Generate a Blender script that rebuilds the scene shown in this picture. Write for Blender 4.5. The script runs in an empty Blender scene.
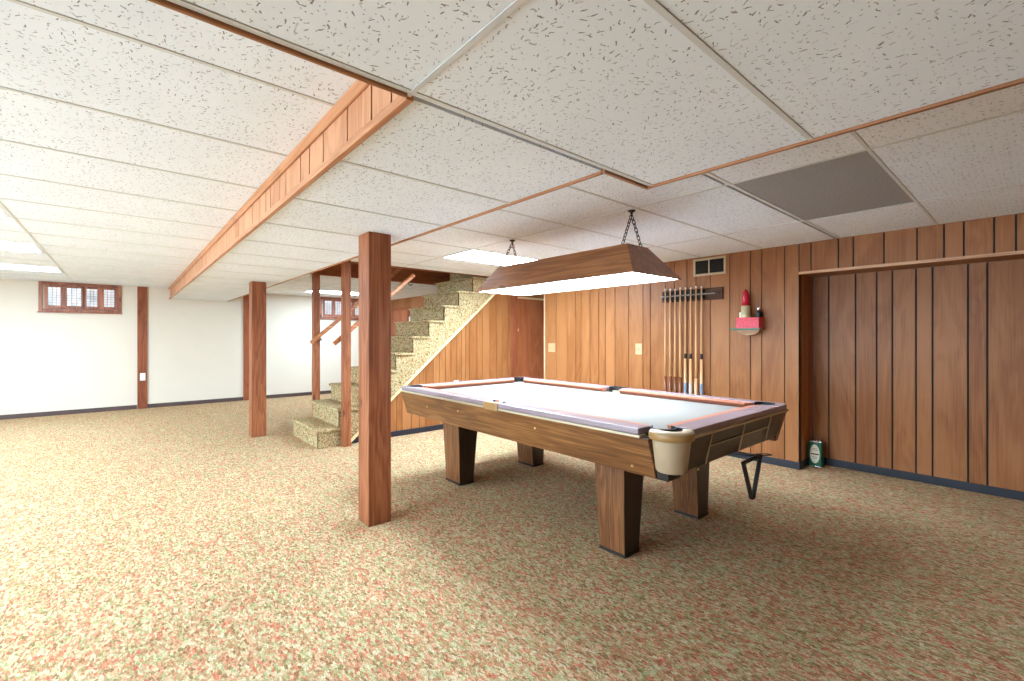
import bpy, bmesh, math, random
from mathutils import Vector, Matrix
random.seed(7)
C = bpy.context.scene.collection
PI = math.pi

# ------------------------------------------------------------------ geometry helpers
def box(bm, x0, y0, z0, x1, y1, z1, mi=0, tone=None):
    vs = [bm.verts.new(p) for p in ((x0,y0,z0),(x1,y0,z0),(x1,y1,z0),(x0,y1,z0),(x0,y0,z1),(x1,y0,z1),(x1,y1,z1),(x0,y1,z1))]
    fs = [bm.faces.new([vs[i] for i in q]) for q in ((3,2,1,0),(4,5,6,7),(0,1,5,4),(1,2,6,5),(2,3,7,6),(3,0,4,7))]
    lay = bm.faces.layers.float['tone']
    t = random.random() if tone is None else tone
    for f in fs: f.material_index = mi; f[lay] = t
    return fs

def hexa(bm, bot, zb, top, zt, mi=0):
    """bot/top: (x0,y0,x1,y1) rectangles at two heights"""
    vs = []
    for (x0,y0,x1,y1), z in ((bot,zb),(top,zt)):
        vs += [bm.verts.new(p) for p in ((x0,y0,z),(x1,y0,z),(x1,y1,z),(x0,y1,z))]
    fs = [bm.faces.new([vs[i] for i in q]) for q in ((3,2,1,0),(4,5,6,7),(0,1,5,4),(1,2,6,5),(2,3,7,6),(3,0,4,7))]
    for f in fs: f.material_index = mi
    return fs

def prism(bm, pts, axis, a, b, mi=0, tone=None):
    """polygon pts extruded along axis; pts are the two other coords in x,y,z order"""
    def P(p, t):
        q = list(p); q.insert('xyz'.index(axis), t); return q
    va = [bm.verts.new(P(p, a)) for p in pts]; vb = [bm.verts.new(P(p, b)) for p in pts]
    n = len(pts); fs = [bm.faces.new(va[::-1]), bm.faces.new(vb)]
    for i in range(n): fs.append(bm.faces.new((va[i], va[(i+1)%n], vb[(i+1)%n], vb[i])))
    lay = bm.faces.layers.float['tone']
    t = random.random() if tone is None else tone
    for f in fs: f.material_index = mi; f[lay] = t
    return fs

def tube(bm, path, r, seg=10, mi=0, closed=False, r2=None):
    path = [Vector(p) for p in path]; n = len(path); rings = []
    prev = None
    for i, p in enumerate(path):
        if closed: d = path[(i+1)%n]-path[i-1]
        else: d = path[min(i+1,n-1)]-path[max(i-1,0)]
        d.normalize()
        if prev is None:
            u = d.cross(Vector((0,0,1)))
            if u.length < 1e-3: u = d.cross(Vector((1,0,0)))
        else: u = prev - d*prev.dot(d)
        u.normalize(); prev = u; w = d.cross(u)
        rr = r if r2 is None else r+(r2-r)*i/(n-1)
        rings.append([bm.verts.new(p+(u*math.cos(2*PI*k/seg)+w*math.sin(2*PI*k/seg))*rr) for k in range(seg)])
    m = n if closed else n-1
    for i in range(m):
        A, B = rings[i], rings[(i+1)%n]
        for k in range(seg):
            f = bm.faces.new((A[k],A[(k+1)%seg],B[(k+1)%seg],B[k])); f.material_index = mi; f.smooth = True
    if not closed:
        for q in (rings[0][::-1], rings[-1]):
            f = bm.faces.new(q); f.material_index = mi

def lathe(bm, prof, c, seg=24, mi=0, axis='z', smooth=True, caps=True):
    """prof: (radius, height) list; c: centre"""
    rings = []
    for r, h in prof:
        ring = []
        for k in range(seg):
            a = 2*PI*k/seg; u, v = r*math.cos(a), r*math.sin(a)
            p = {'z':(u,v,h),'x':(h,u,v),'y':(v,h,u)}[axis]
            ring.append(bm.verts.new(Vector(c)+Vector(p)))
        rings.append(ring)
    for A, B in zip(rings, rings[1:]):
        for k in range(seg):
            f = bm.faces.new((A[k],A[(k+1)%seg],B[(k+1)%seg],B[k])); f.material_index = mi; f.smooth = smooth
    if caps:
        for q in (rings[0][::-1], rings[-1]):
            f = bm.faces.new(q); f.material_index = mi

def BM():
    bm = bmesh.new(); bm.faces.layers.float.new('tone'); return bm

def wpos(o):
    v = Vector((0,0,0))
    while o is not None: v += o.location; o = o.parent
    return v

def obj(name, bm, mats, parent=None, bevel=0, origin=None, seg=2):
    """one mesh object from a bmesh built in room coordinates"""
    if not isinstance(mats, (list, tuple)): mats = [mats]
    bmesh.ops.recalc_face_normals(bm, faces=bm.faces)
    base = wpos(parent) if parent else Vector((0,0,0))
    loc = Vector(origin) if origin else base
    bm.transform(Matrix.Translation(-loc))
    me = bpy.data.meshes.new(name); bm.to_mesh(me); bm.free()
    for m in mats: me.materials.append(m)
    o = bpy.data.objects.new(name, me); C.objects.link(o)
    o.location = loc-base
    if parent: o.parent = parent
    if bevel:
        b = o.modifiers.new('bevel', 'BEVEL'); b.width = bevel; b.segments = seg; b.limit_method = 'ANGLE'; b.angle_limit = math.radians(40)
        for p in me.polygons: p.use_smooth = True
        w = o.modifiers.new('wn', 'WEIGHTED_NORMAL'); w.keep_sharp = True
    return o

def tag(o, label, cat, group=None, kind=None):
    o['label'] = label; o['category'] = cat
    if group: o['group'] = group
    if kind: o['kind'] = kind
    return o

def thing(name, label, cat, loc, group=None, kind=None):
    o = bpy.data.objects.new(name, None); o.empty_display_size = .1; C.objects.link(o); o.location = loc
    return tag(o, label, cat, group, kind)

def struct(name, bm, mats, label, cat, **k):
    return tag(obj(name, bm, mats, **k), label, cat, kind='structure')

# ------------------------------------------------------------------ material helpers
def srgb(r, g, b):
    f = lambda c: (c/255/12.92 if c/255 <= .04045 else ((c/255+.055)/1.055)**2.4)
    return (f(r), f(g), f(b), 1)

def newmat(name):
    m = bpy.data.materials.new(name); m.use_nodes = True
    nt = m.node_tree; bsdf = nt.nodes['Principled BSDF']
    return m, nt, bsdf

def N(nt, t, **kw):
    n = nt.nodes.new(t)
    for k, v in kw.items():
        if k.startswith('i_'):
            key = k[2:]; key = int(key) if key.isdigit() else key.replace('_', ' ')
            n.inputs[key].default_value = v
        else: setattr(n, k, v)
    return n

def plain(name, col, rough=.5, metal=0, var=.06, scale=12, bump=0, spec=.5):
    m, nt, b = newmat(name); L = nt.links.new
    tc = N(nt, 'ShaderNodeTexCoord'); nz = N(nt, 'ShaderNodeTexNoise', i_Scale=scale, i_Detail=4.0)
    L(tc.outputs['Object'], nz.inputs['Vector'])
    rp = N(nt, 'ShaderNodeValToRGB')
    rp.color_ramp.elements[0].position = .3; rp.color_ramp.elements[1].position = .7
    rp.color_ramp.elements[0].color = tuple(c*(1-var) for c in col[:3])+(1,)
    rp.color_ramp.elements[1].color = tuple(min(1, c*(1+var)) for c in col[:3])+(1,)
    L(nz.outputs['Fac'], rp.inputs['Fac']); L(rp.outputs['Color'], b.inputs['Base Color'])
    b.inputs['Roughness'].default_value = rough; b.inputs['Metallic'].default_value = metal
    b.inputs['Specular IOR Level'].default_value = spec
    if bump:
        n2 = N(nt, 'ShaderNodeTexNoise', i_Scale=scale*20, i_Detail=3.0); L(tc.outputs['Object'], n2.inputs['Vector'])
        bp = N(nt, 'ShaderNodeBump', i_Strength=bump, i_Distance=.004); L(n2.outputs['Fac'], bp.inputs['Height']); L(bp.outputs['Normal'], b.inputs['Normal'])
    return m

def wood(name, dark, mid, light, grain='z', rough=.4, scale=1.0, knots=False, spec=.5, tonevar=.25, ring=4.0, amp=.13, fine=1.0):
    """grain runs along the given axis; the face attribute 'tone' shifts each board"""
    m, nt, b = newmat(name); L = nt.links.new
    tc = N(nt, 'ShaderNodeTexCoord'); at = N(nt, 'ShaderNodeAttribute', attribute_name='tone')
    off = N(nt, 'ShaderNodeVectorMath', operation='SCALE'); off.inputs[0].default_value = (7.3, 5.1, 9.7)
    L(at.outputs['Fac'], off.inputs['Scale'])
    ad = N(nt, 'ShaderNodeVectorMath', operation='ADD'); L(tc.outputs['Object'], ad.inputs[0]); L(off.outputs[0], ad.inputs[1])
    def mp(along, across):
        s = [across*scale]*3; s['xyz'.index(grain)] = along*scale
        n = N(nt, 'ShaderNodeMapping'); n.inputs['Scale'].default_value = s; L(ad.outputs[0], n.inputs['Vector']); return n
    m1 = mp(.5, ring); n1 = N(nt, 'ShaderNodeTexNoise', i_Scale=1.6, i_Detail=3.0, i_Distortion=.9); L(m1.outputs[0], n1.inputs['Vector'])
    # ring bands
    ml = N(nt, 'ShaderNodeMath', operation='MULTIPLY'); ml.inputs[1].default_value = 34; L(n1.outputs['Fac'], ml.inputs[0])
    sn = N(nt, 'ShaderNodeMath', operation='SINE'); L(ml.outputs[0], sn.inputs[0])
    m2 = mp(2.5, 110); n2 = N(nt, 'ShaderNodeTexNoise', i_Scale=1.0, i_Detail=5.0); L(m2.outputs[0], n2.inputs['Vector'])
    a1 = N(nt, 'ShaderNodeMath', operation='MULTIPLY_ADD'); a1.inputs[1].default_value = amp; a1.inputs[2].default_value = .0; L(sn.outputs[0], a1.inputs[0])
    a2 = N(nt, 'ShaderNodeMath', operation='ADD'); nf = N(nt, 'ShaderNodeMath', operation='MULTIPLY_ADD'); nf.inputs[1].default_value = fine; nf.inputs[2].default_value = (1-fine)*.5; L(n2.outputs['Fac'], nf.inputs[0]); L(a1.outputs[0], a2.inputs[0]); L(nf.outputs[0], a2.inputs[1])
    m3 = mp(.8, 2.5); n3 = N(nt, 'ShaderNodeTexNoise', i_Scale=1.3, i_Detail=2.0); L(m3.outputs[0], n3.inputs['Vector'])
    a3 = N(nt, 'ShaderNodeMath', operation='MULTIPLY_ADD'); a3.inputs[1].default_value = .5; L(n3.outputs['Fac'], a3.inputs[0]); L(a2.outputs[0], a3.inputs[2])
    a4 = N(nt, 'ShaderNodeMath', operation='MULTIPLY_ADD'); a4.inputs[1].default_value = tonevar; L(at.outputs['Fac'], a4.inputs[0]); L(a3.outputs[0], a4.inputs[2])
    rp = N(nt, 'ShaderNodeValToRGB'); e = rp.color_ramp.elements
    e[0].position = .45; e[0].color = dark; e[1].position = 1.1 if False else 1.0; e[1].color = light
    k = e.new(.75); k.color = mid
    L(a4.outputs[0], rp.inputs['Fac'])
    last = rp.outputs['Color']
    if knots:
        s = [3.2]*3; s['xyz'.index(grain)] = 1.6
        mk = N(nt, 'ShaderNodeMapping'); mk.inputs['Scale'].default_value = s; L(ad.outputs[0], mk.inputs['Vector'])
        vo = N(nt, 'ShaderNodeTexVoronoi', i_Scale=1.4); L(mk.outputs[0], vo.inputs['Vector'])
        kr = N(nt, 'ShaderNodeValToRGB'); kr.color_ramp.elements[0].position = .06; kr.color_ramp.elements[1].position = .13
        kr.color_ramp.elements[0].color = (.25,.2,.18,1); kr.color_ramp.elements[1].color = (1,1,1,1)
        L(vo.outputs['Distance'], kr.inputs['Fac'])
        mx = N(nt, 'ShaderNodeMix', data_type='RGBA', blend_type='MULTIPLY'); mx.inputs['Factor'].default_value = 1
        L(last, mx.inputs['A']); L(kr.outputs['Color'], mx.inputs['B']); last = mx.outputs['Result']
    L(last, b.inputs['Base Color'])
    b.inputs['Roughness'].default_value = rough; b.inputs['Specular IOR Level'].default_value = spec
    bp = N(nt, 'ShaderNodeBump', i_Strength=.12, i_Distance=.002); L(n2.outputs['Fac'], bp.inputs['Height']); L(bp.outputs['Normal'], b.inputs['Normal'])
    return m

def emit(name, col, strength):
    m, nt, b = newmat(name)
    b.inputs['Base Color'].default_value = (.8,.8,.8,1)
    b.inputs['Emission Color'].default_value = col; b.inputs['Emission Strength'].default_value = strength
    return m

def tile_mat(name, base, fiss, cell=.021, thr=1.0):
    """mineral fibre ceiling tile: short dark fissures turned at random in each cell"""
    m, nt, b = newmat(name); L = nt.links.new
    tc = N(nt, 'ShaderNodeTexCoord')
    wob = N(nt, 'ShaderNodeTexNoise', i_Scale=55.0, i_Detail=2.0); L(tc.outputs['Object'], wob.inputs['Vector'])
    ws = N(nt, 'ShaderNodeVectorMath', operation='SCALE'); ws.inputs['Scale'].default_value = .016
    sb = N(nt, 'ShaderNodeVectorMath', operation='SUBTRACT'); L(wob.outputs['Color'], sb.inputs[0]); sb.inputs[1].default_value = (.5,.5,.5)
    L(sb.outputs[0], ws.inputs[0])
    ad = N(nt, 'ShaderNodeVectorMath', operation='ADD'); L(tc.outputs['Object'], ad.inputs[0]); L(ws.outputs[0], ad.inputs[1])
    fl = N(nt, 'ShaderNodeVectorMath', operation='MULTIPLY'); fl.inputs[1].default_value = (1,1,0); L(ad.outputs[0], fl.inputs[0])
    masks = []
    for k, (cs, length, width, amin) in enumerate(((cell*1.3, .0085, .0017, .52), (cell*.9, .0022, .0016, .45))):
        of = N(nt, 'ShaderNodeVectorMath', operation='ADD'); of.inputs[1].default_value = (k*3.7, k*1.9, 0); L(fl.outputs[0], of.inputs[0])
        vo = N(nt, 'ShaderNodeTexVoronoi', voronoi_dimensions='2D'); vo.inputs['Scale'].default_value = 1/cs; vo.inputs['Randomness'].default_value = 1
        L(of.outputs[0], vo.inputs['Vector'])
        scl = N(nt, 'ShaderNodeVectorMath', operation='SUBTRACT'); L(of.outputs[0], scl.inputs[0])
        ps = N(nt, 'ShaderNodeVectorMath', operation='SCALE'); ps.inputs['Scale'].default_value = 1.0; L(vo.outputs['Position'], ps.inputs[0])
        L(ps.outputs[0], scl.inputs[1])
        sp = N(nt, 'ShaderNodeSeparateColor'); L(vo.outputs['Color'], sp.inputs[0])
        an = N(nt, 'ShaderNodeMath', operation='MULTIPLY'); an.inputs[1].default_value = 2.6; L(sp.outputs[0], an.inputs[0])
        rt = N(nt, 'ShaderNodeVectorRotate', rotation_type='Z_AXIS'); L(scl.outputs[0], rt.inputs['Vector']); L(an.outputs[0], rt.inputs['Angle'])
        xy = N(nt, 'ShaderNodeSeparateXYZ'); L(rt.outputs[0], xy.inputs[0])
        def lt(out, lim):
            a = N(nt, 'ShaderNodeMath', operation='ABSOLUTE'); L(out, a.inputs[0])
            c = N(nt, 'ShaderNodeMapRange', interpolation_type='SMOOTHSTEP'); L(a.outputs[0], c.inputs['Value'])
            c.inputs['From Min'].default_value = lim*.6; c.inputs['From Max'].default_value = lim*1.25; c.inputs['To Min'].default_value = 1; c.inputs['To Max'].default_value = 0
            return c.outputs[0]
        pr = N(nt, 'ShaderNodeMath', operation='MULTIPLY'); L(lt(xy.outputs[0], length), pr.inputs[0]); L(lt(xy.outputs[1], width), pr.inputs[1])
        st = N(nt, 'ShaderNodeMapRange'); L(sp.outputs[1], st.inputs['Value'])
        st.inputs['From Min'].default_value = amin; st.inputs['From Max'].default_value = amin+.25
        p2 = N(nt, 'ShaderNodeMath', operation='MULTIPLY'); L(pr.outputs[0], p2.inputs[0]); L(st.outputs[0], p2.inputs[1])
        masks.append(p2.outputs[0])
    mm = N(nt, 'ShaderNodeMath', operation='MAXIMUM'); L(masks[0], mm.inputs[0]); L(masks[1], mm.inputs[1])
    fm = N(nt, 'ShaderNodeMath', operation='MULTIPLY'); fm.inputs[1].default_value = thr; L(mm.outputs[0], fm.inputs[0])
    nb = N(nt, 'ShaderNodeTexNoise', i_Scale=2.2, i_Detail=4.0); L(tc.outputs['Object'], nb.inputs['Vector'])
    br = N(nt, 'ShaderNodeValToRGB'); br.color_ramp.elements[0].position = .3; br.color_ramp.elements[1].position = .7
    br.color_ramp.elements[0].color = tuple(c*.95 for c in base[:3])+(1,); br.color_ramp.elements[1].color = base
    L(nb.outputs['Fac'], br.inputs['Fac'])
    mx = N(nt, 'ShaderNodeMix', data_type='RGBA'); L(fm.outputs[0], mx.inputs['Factor']); L(br.outputs['Color'], mx.inputs['A']); mx.inputs['B'].default_value = fiss
    L(mx.outputs['Result'], b.inputs['Base Color']); b.inputs['Roughness'].default_value = .95; b.inputs['Specular IOR Level'].default_value = .1
    inv = N(nt, 'ShaderNodeMath', operation='MULTIPLY'); inv.inputs[1].default_value = -1; L(fm.outputs[0], inv.inputs[0])
    bp = N(nt, 'ShaderNodeBump', i_Strength=.6, i_Distance=.003); L(inv.outputs[0], bp.inputs['Height']); L(bp.outputs['Normal'], b.inputs['Normal'])
    return m

def carpet_mat(name, cols, gain=.70, tint=.6):
    m, nt, b = newmat(name); L = nt.links.new
    tc = N(nt, 'ShaderNodeTexCoord')
    nd = N(nt, 'ShaderNodeTexNoise', i_Scale=38.0, i_Detail=3.0); L(tc.outputs['Object'], nd.inputs['Vector'])
    s0 = N(nt, 'ShaderNodeVectorMath', operation='SUBTRACT'); s0.inputs[1].default_value = (.5,.5,.5); L(nd.outputs['Color'], s0.inputs[0])
    s1 = N(nt, 'ShaderNodeVectorMath', operation='SCALE'); s1.inputs['Scale'].default_value = .014; L(s0.outputs[0], s1.inputs[0])
    ad = N(nt, 'ShaderNodeVectorMath', operation='ADD'); L(tc.outputs['Object'], ad.inputs[0]); L(s1.outputs[0], ad.inputs[1])
    mp = N(nt, 'ShaderNodeMapping'); mp.inputs['Rotation'].default_value = (0,0,.47); mp.inputs['Scale'].default_value = (110, 48, 90)
    L(ad.outputs[0], mp.inputs['Vector'])
    vo = N(nt, 'ShaderNodeTexVoronoi', i_Scale=1.0); L(mp.outputs[0], vo.inputs['Vector'])
    sp = N(nt, 'ShaderNodeSeparateColor'); L(vo.outputs['Color'], sp.inputs[0])
    lo = N(nt, 'ShaderNodeTexNoise', i_Scale=9.0, i_Detail=2.0); L(tc.outputs['Object'], lo.inputs['Vector'])
    la = N(nt, 'ShaderNodeMath', operation='MULTIPLY_ADD'); la.inputs[1].default_value = .3; la.inputs[2].default_value = -.15; L(lo.outputs['Fac'], la.inputs[0])
    su = N(nt, 'ShaderNodeMath', operation='ADD'); L(sp.outputs[0], su.inputs[0]); L(la.outputs[0], su.inputs[1])
    rp = N(nt, 'ShaderNodeValToRGB'); rp.color_ramp.interpolation = 'LINEAR'; e = rp.color_ramp.elements
    e[0].position = cols[0][0]; e[0].color = cols[0][1]; e[1].position = cols[-1][0]; e[1].color = cols[-1][1]
    for p, c in cols[1:-1]:
        k = e.new(p); k.color = c
    L(su.outputs[0], rp.inputs['Fac'])
    mp3 = N(nt, 'ShaderNodeMapping'); mp3.inputs['Rotation'].default_value = (0,0,.47); mp3.inputs['Scale'].default_value = (44, 24, 36); L(ad.outputs[0], mp3.inputs['Vector'])
    v3 = N(nt, 'ShaderNodeTexVoronoi', i_Scale=1.0, feature='SMOOTH_F1'); v3.inputs['Smoothness'].default_value = .35; L(mp3.outputs[0], v3.inputs['Vector'])
    s3 = N(nt, 'ShaderNodeSeparateColor'); L(v3.outputs['Color'], s3.inputs[0])
    r3 = N(nt, 'ShaderNodeValToRGB'); q = r3.color_ramp.elements
    q[0].position = .2; q[0].color = (.80,.92,.66,1); q[1].position = .8; q[1].color = (1.08,.66,.54,1)
    k = q.new(.38); k.color = (1,.97,.86,1); k = q.new(.62); k.color = (1.02,.96,.84,1)
    L(s3.outputs[1], r3.inputs['Fac'])
    m3 = N(nt, 'ShaderNodeMix', data_type='RGBA', blend_type='MULTIPLY'); m3.inputs['Factor'].default_value = tint; L(rp.outputs['Color'], m3.inputs['A']); L(r3.outputs['Color'], m3.inputs['B'])
    # tuft speckle
    mp2 = N(nt, 'ShaderNodeMapping'); mp2.inputs['Rotation'].default_value = (0,0,.47); mp2.inputs['Scale'].default_value = (330, 110, 250); L(ad.outputs[0], mp2.inputs['Vector'])
    n2 = N(nt, 'ShaderNodeTexNoise', i_Scale=1.0, i_Detail=2.0); L(mp2.outputs[0], n2.inputs['Vector'])
    r2 = N(nt, 'ShaderNodeValToRGB'); r2.color_ramp.elements[0].position = .32; r2.color_ramp.elements[1].position = .66
    r2.color_ramp.elements[0].color = (.52*gain,.47*gain,.42*gain,1); r2.color_ramp.elements[1].color = (1.28*gain,1.23*gain,1.20*gain,1)
    L(n2.outputs['Fac'], r2.inputs['Fac'])
    mx = N(nt, 'ShaderNodeMix', data_type='RGBA', blend_type='MULTIPLY'); mx.inputs['Factor'].default_value = 1; L(m3.outputs['Result'], mx.inputs['A']); L(r2.outputs['Color'], mx.inputs['B'])
    L(mx.outputs['Result'], b.inputs['Base Color']); b.inputs['Roughness'].default_value = .95; b.inputs['Specular IOR Level'].default_value = .1
    bp = N(nt, 'ShaderNodeBump', i_Strength=.7, i_Distance=.008); L(n2.outputs['Fac'], bp.inputs['Height']); L(bp.outputs['Normal'], b.inputs['Normal'])
    return m

M = {}
M['tile'] = tile_mat('ceiling_tile', (.88,.92,.97,1), (.26,.25,.24,1))
M['darktile'] = plain('dark_ceiling_tile', srgb(158,156,154), .9, var=.12, scale=60, bump=.4)
M['tbar'] = plain('white_grid_metal', (.66,.66,.64,1), .45, var=.03)
M['gap'] = plain('dark_gap', (.015,.012,.01,1), .8)
M['carpet'] = carpet_mat('mottled_carpet', [(.05, srgb(172,138,102)), (.2, srgb(208,180,140)), (.34, srgb(226,156,126)), (.44, srgb(230,210,172)), (.6, srgb(244,232,204)), (.74, srgb(184,186,138)), (.86, srgb(240,224,188)), (.97, srgb(220,132,108))])
M['stairc'] = carpet_mat('stair_carpet', [(.05, srgb(118,92,60)), (.2, srgb(178,150,104)), (.34, srgb(192,160,114)), (.44, srgb(206,188,146)), (.6, srgb(226,214,184)), (.74, srgb(166,162,122)), (.86, srgb(220,204,166)), (.97, srgb(186,150,110))], .82, .45)
M['cream'] = plain('cream_wall_paint', srgb(220,208,191), .8, var=.01, scale=3)
M['panel'] = wood('wall_panelling', srgb(112,62,28), srgb(144,89,48), srgb(162,106,63), 'z', .45, ring=2.5, spec=.25, amp=.07, fine=.55)
M['groove'] = plain('groove_black', (.012,.008,.006,1), .7)
M['post'] = wood('red_cedar', srgb(112,58,32), srgb(140,80,48), srgb(160,98,64), 'z', .5, knots=True, spec=.3, tonevar=.15)
M['pil'] = wood('dark_red_cedar', srgb(96,48,28), srgb(128,66,40), srgb(150,84,54), 'z', .5, knots=True, spec=.3)
M['trim_y'] = wood('orange_trim_long', srgb(116,68,36), srgb(148,92,52), srgb(164,108,66), 'y', .4)
M['trim_x'] = wood('orange_trim_cross', srgb(116,68,36), srgb(148,92,52), srgb(164,108,66), 'x', .4)
M['soffit'] = wood('orange_panelling', srgb(164,104,66), srgb(190,130,90), srgb(204,146,106), 'z', .5, ring=3)
M['soffmould'] = wood('soffit_moulding', srgb(150,92,54), srgb(182,120,78), srgb(198,138,96), 'y', .4)
M['tanstrip'] = wood('tan_strip', srgb(176,122,82), srgb(204,152,110), srgb(216,168,126), 'y', .4)
M['rail'] = wood('handrail_wood', srgb(150,86,48), srgb(190,118,72), srgb(208,140,92), 'x', .4)
M['header'] = wood('opening_header', srgb(110,54,28), srgb(142,76,42), srgb(160,92,54), 'x', .45)
M['palewood'] = wood('pale_trim_wood', srgb(196,154,104), srgb(220,182,134), srgb(232,200,156), 'x', .45)
M['base'] = plain('charcoal_vinyl_base', srgb(30,32,42), .4, var=.1)
M['basebrown'] = plain('brown_vinyl_base', srgb(84,66,64), .4, var=.1)
M['lampwood'] = wood('lamp_walnut', srgb(112,66,36), srgb(144,90,52), srgb(166,112,70), 'y', .4, ring=6, knots=True)
M['walnut'] = wood('walnut_laminate_long', srgb(88,52,26), srgb(120,76,40), srgb(150,102,58), 'y', .3, ring=9)
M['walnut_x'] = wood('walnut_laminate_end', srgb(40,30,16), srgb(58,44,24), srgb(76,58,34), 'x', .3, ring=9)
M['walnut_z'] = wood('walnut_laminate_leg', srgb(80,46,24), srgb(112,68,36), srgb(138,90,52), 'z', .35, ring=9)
M['legdark'] = wood('dark_leg_faces', srgb(40,26,16), srgb(54,36,22), srgb(68,48,30), 'z', .35, ring=9)  # darker tone for the leg faces that look along y
M['dark'] = plain('dark_frame', srgb(38,28,20), .5, var=.2)
M['mauve'] = plain('mauve_laminate', srgb(144,128,136), .2, var=.06, scale=8, spec=.9)
M['cloth'] = plain('pale_grey_cloth', srgb(128,122,116), .95, var=.02, scale=40, bump=.15, spec=.1)
M['rust'] = plain('rust_cushion_cloth', srgb(166,104,82), .9, var=.06, scale=30, spec=.1)
M['beige'] = plain('beige_plastic', srgb(176,152,122), .4, var=.04)
M['tan'] = plain('tan_plastic_rim', srgb(160,122,72), .35, var=.06)
M['alu'] = plain('satin_trim_metal', srgb(196,180,150), .35, .3, var=.05)
M['black'] = plain('black_rubber', (.012,.012,.013,1), .5)
M['iron'] = plain('black_iron', (.03,.027,.025,1), .4, .6)
M['white'] = plain('white_plastic', srgb(236,232,222), .4, var=.01)
M['ivory'] = plain('ivory_plastic', srgb(198,160,120), .4, var=.02)
M['chrome'] = plain('chrome', (.75,.75,.75,1), .15, 1.0, var=.02)
M['brass'] = plain('brass', srgb(210,180,120), .3, .9)
M['vent'] = plain('cream_vent_metal', srgb(190,168,134), .5)
M['greybrown'] = plain('grey_brown_strip', srgb(122,104,90), .5)
M['rackwood'] = wood('rack_dark_wood', srgb(56,34,22), srgb(74,46,30), srgb(90,60,42), 'y', .6, spec=.2)
M['cue'] = wood('cue_maple', srgb(196,140,92), srgb(222,170,120), srgb(236,194,150), 'z', .3, tonevar=.4)
M['cuebutt'] = wood('cue_dark_butt', srgb(90,44,24), srgb(124,66,38), srgb(146,86,54), 'z', .3)
M['bluewrap'] = plain('blue_grey_wrap', srgb(118,130,148), .6)
M['greywrap'] = plain('pale_grey_wrap', srgb(178,172,168), .6, var=.4, scale=90)
M['green'] = plain('green_tin', srgb(20,92,66), .35, var=.1)
M['label'] = plain('cream_label', srgb(222,212,188), .5)
M['ink'] = plain('dark_ink', srgb(92,62,58), .5)
M['red'] = plain('lipstick_red', srgb(186,24,46), .25)
M['pinkbox'] = plain('pink_red_box', srgb(214,62,78), .5, var=.25, scale=60)
M['gold'] = plain('pale_gold', srgb(206,192,150), .3, .4, var=.15, scale=60)
M['shelfgreen'] = plain('green_shelf_edge', srgb(22,104,74), .4)
M['shelfwood'] = wood('shelf_bracket_wood', srgb(120,78,44), srgb(160,112,68), srgb(190,140,92), 'y', .45)
M['door'] = wood('flush_door_red_brown', srgb(132,66,36), srgb(160,86,50), srgb(176,102,62), 'z', .35, ring=2.5)
M['winwood'] = wood('window_red_brown', srgb(104,58,44), srgb(142,84,64), srgb(166,106,82), 'z', .45, knots=True)
M['glow'] = emit('fluorescent_diffuser', (.62,.83,1,1), 13.0)
M['lampglow'] = emit('table_lamp_diffuser', (.70,.86,1,1), 13.5)
M['farglow'] = emit('stair_fluorescent_diffuser', (.62,.83,1,1), 27.0)
M['added_daylight'] = emit('added_door_glow', (.58,.80,1,1), 5.6)  # glowing panes of the added patio door, lighting the room from the left
def pane_mat():
    m, nt, b = newmat('window_pane'); L = nt.links.new
    tc = N(nt, 'ShaderNodeTexCoord'); mp = N(nt, 'ShaderNodeMapping'); mp.inputs['Scale'].default_value = (6,1,3); L(tc.outputs['Object'], mp.inputs['Vector'])
    nz = N(nt, 'ShaderNodeTexNoise', i_Scale=2.0, i_Detail=3.0); L(mp.outputs[0], nz.inputs['Vector'])
    rp = N(nt, 'ShaderNodeValToRGB'); rp.color_ramp.elements[0].position = .35; rp.color_ramp.elements[1].position = .65
    rp.color_ramp.elements[0].color = srgb(150,170,182); rp.color_ramp.elements[1].color = srgb(240,240,238)
    L(nz.outputs['Fac'], rp.inputs['Fac']); L(rp.outputs['Color'], b.inputs['Emission Color'])
    b.inputs['Emission Strength'].default_value = .36; b.inputs['Base Color'].default_value = (.2,.22,.24,1); b.inputs['Roughness'].default_value = .1
    return m
M['pane'] = pane_mat()

# ------------------------------------------------------------------ room numbers
H = 1.35
ZH, ZL = 2.30, 2.10                 # tray ceilings and the lower ceiling
XL, XS, XT, XC = -5.2, .67, 1.647, 1.985   # left wall, soffit face, lower-ceiling right edge (far part), (near part)
YB, YT, Y0 = 11.05, 1.278, -2.6     # back wall, near trim line, wall behind the camera
XR, XRR = 5.216, 5.63               # right wall, recessed right wall
YR = 1.596                          # where the recess starts
YS0, YS1 = 5.66, 6.70               # stair flight
TX, TY = 1.37, .685                 # tile size

# floor
bm = BM(); box(bm, XL-.15, Y0-.15, -.12, 6.1, YB+.15, 0); struct('floor', bm, M['carpet'], 'mottled tan, red and green carpet floor', 'floor')

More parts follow.
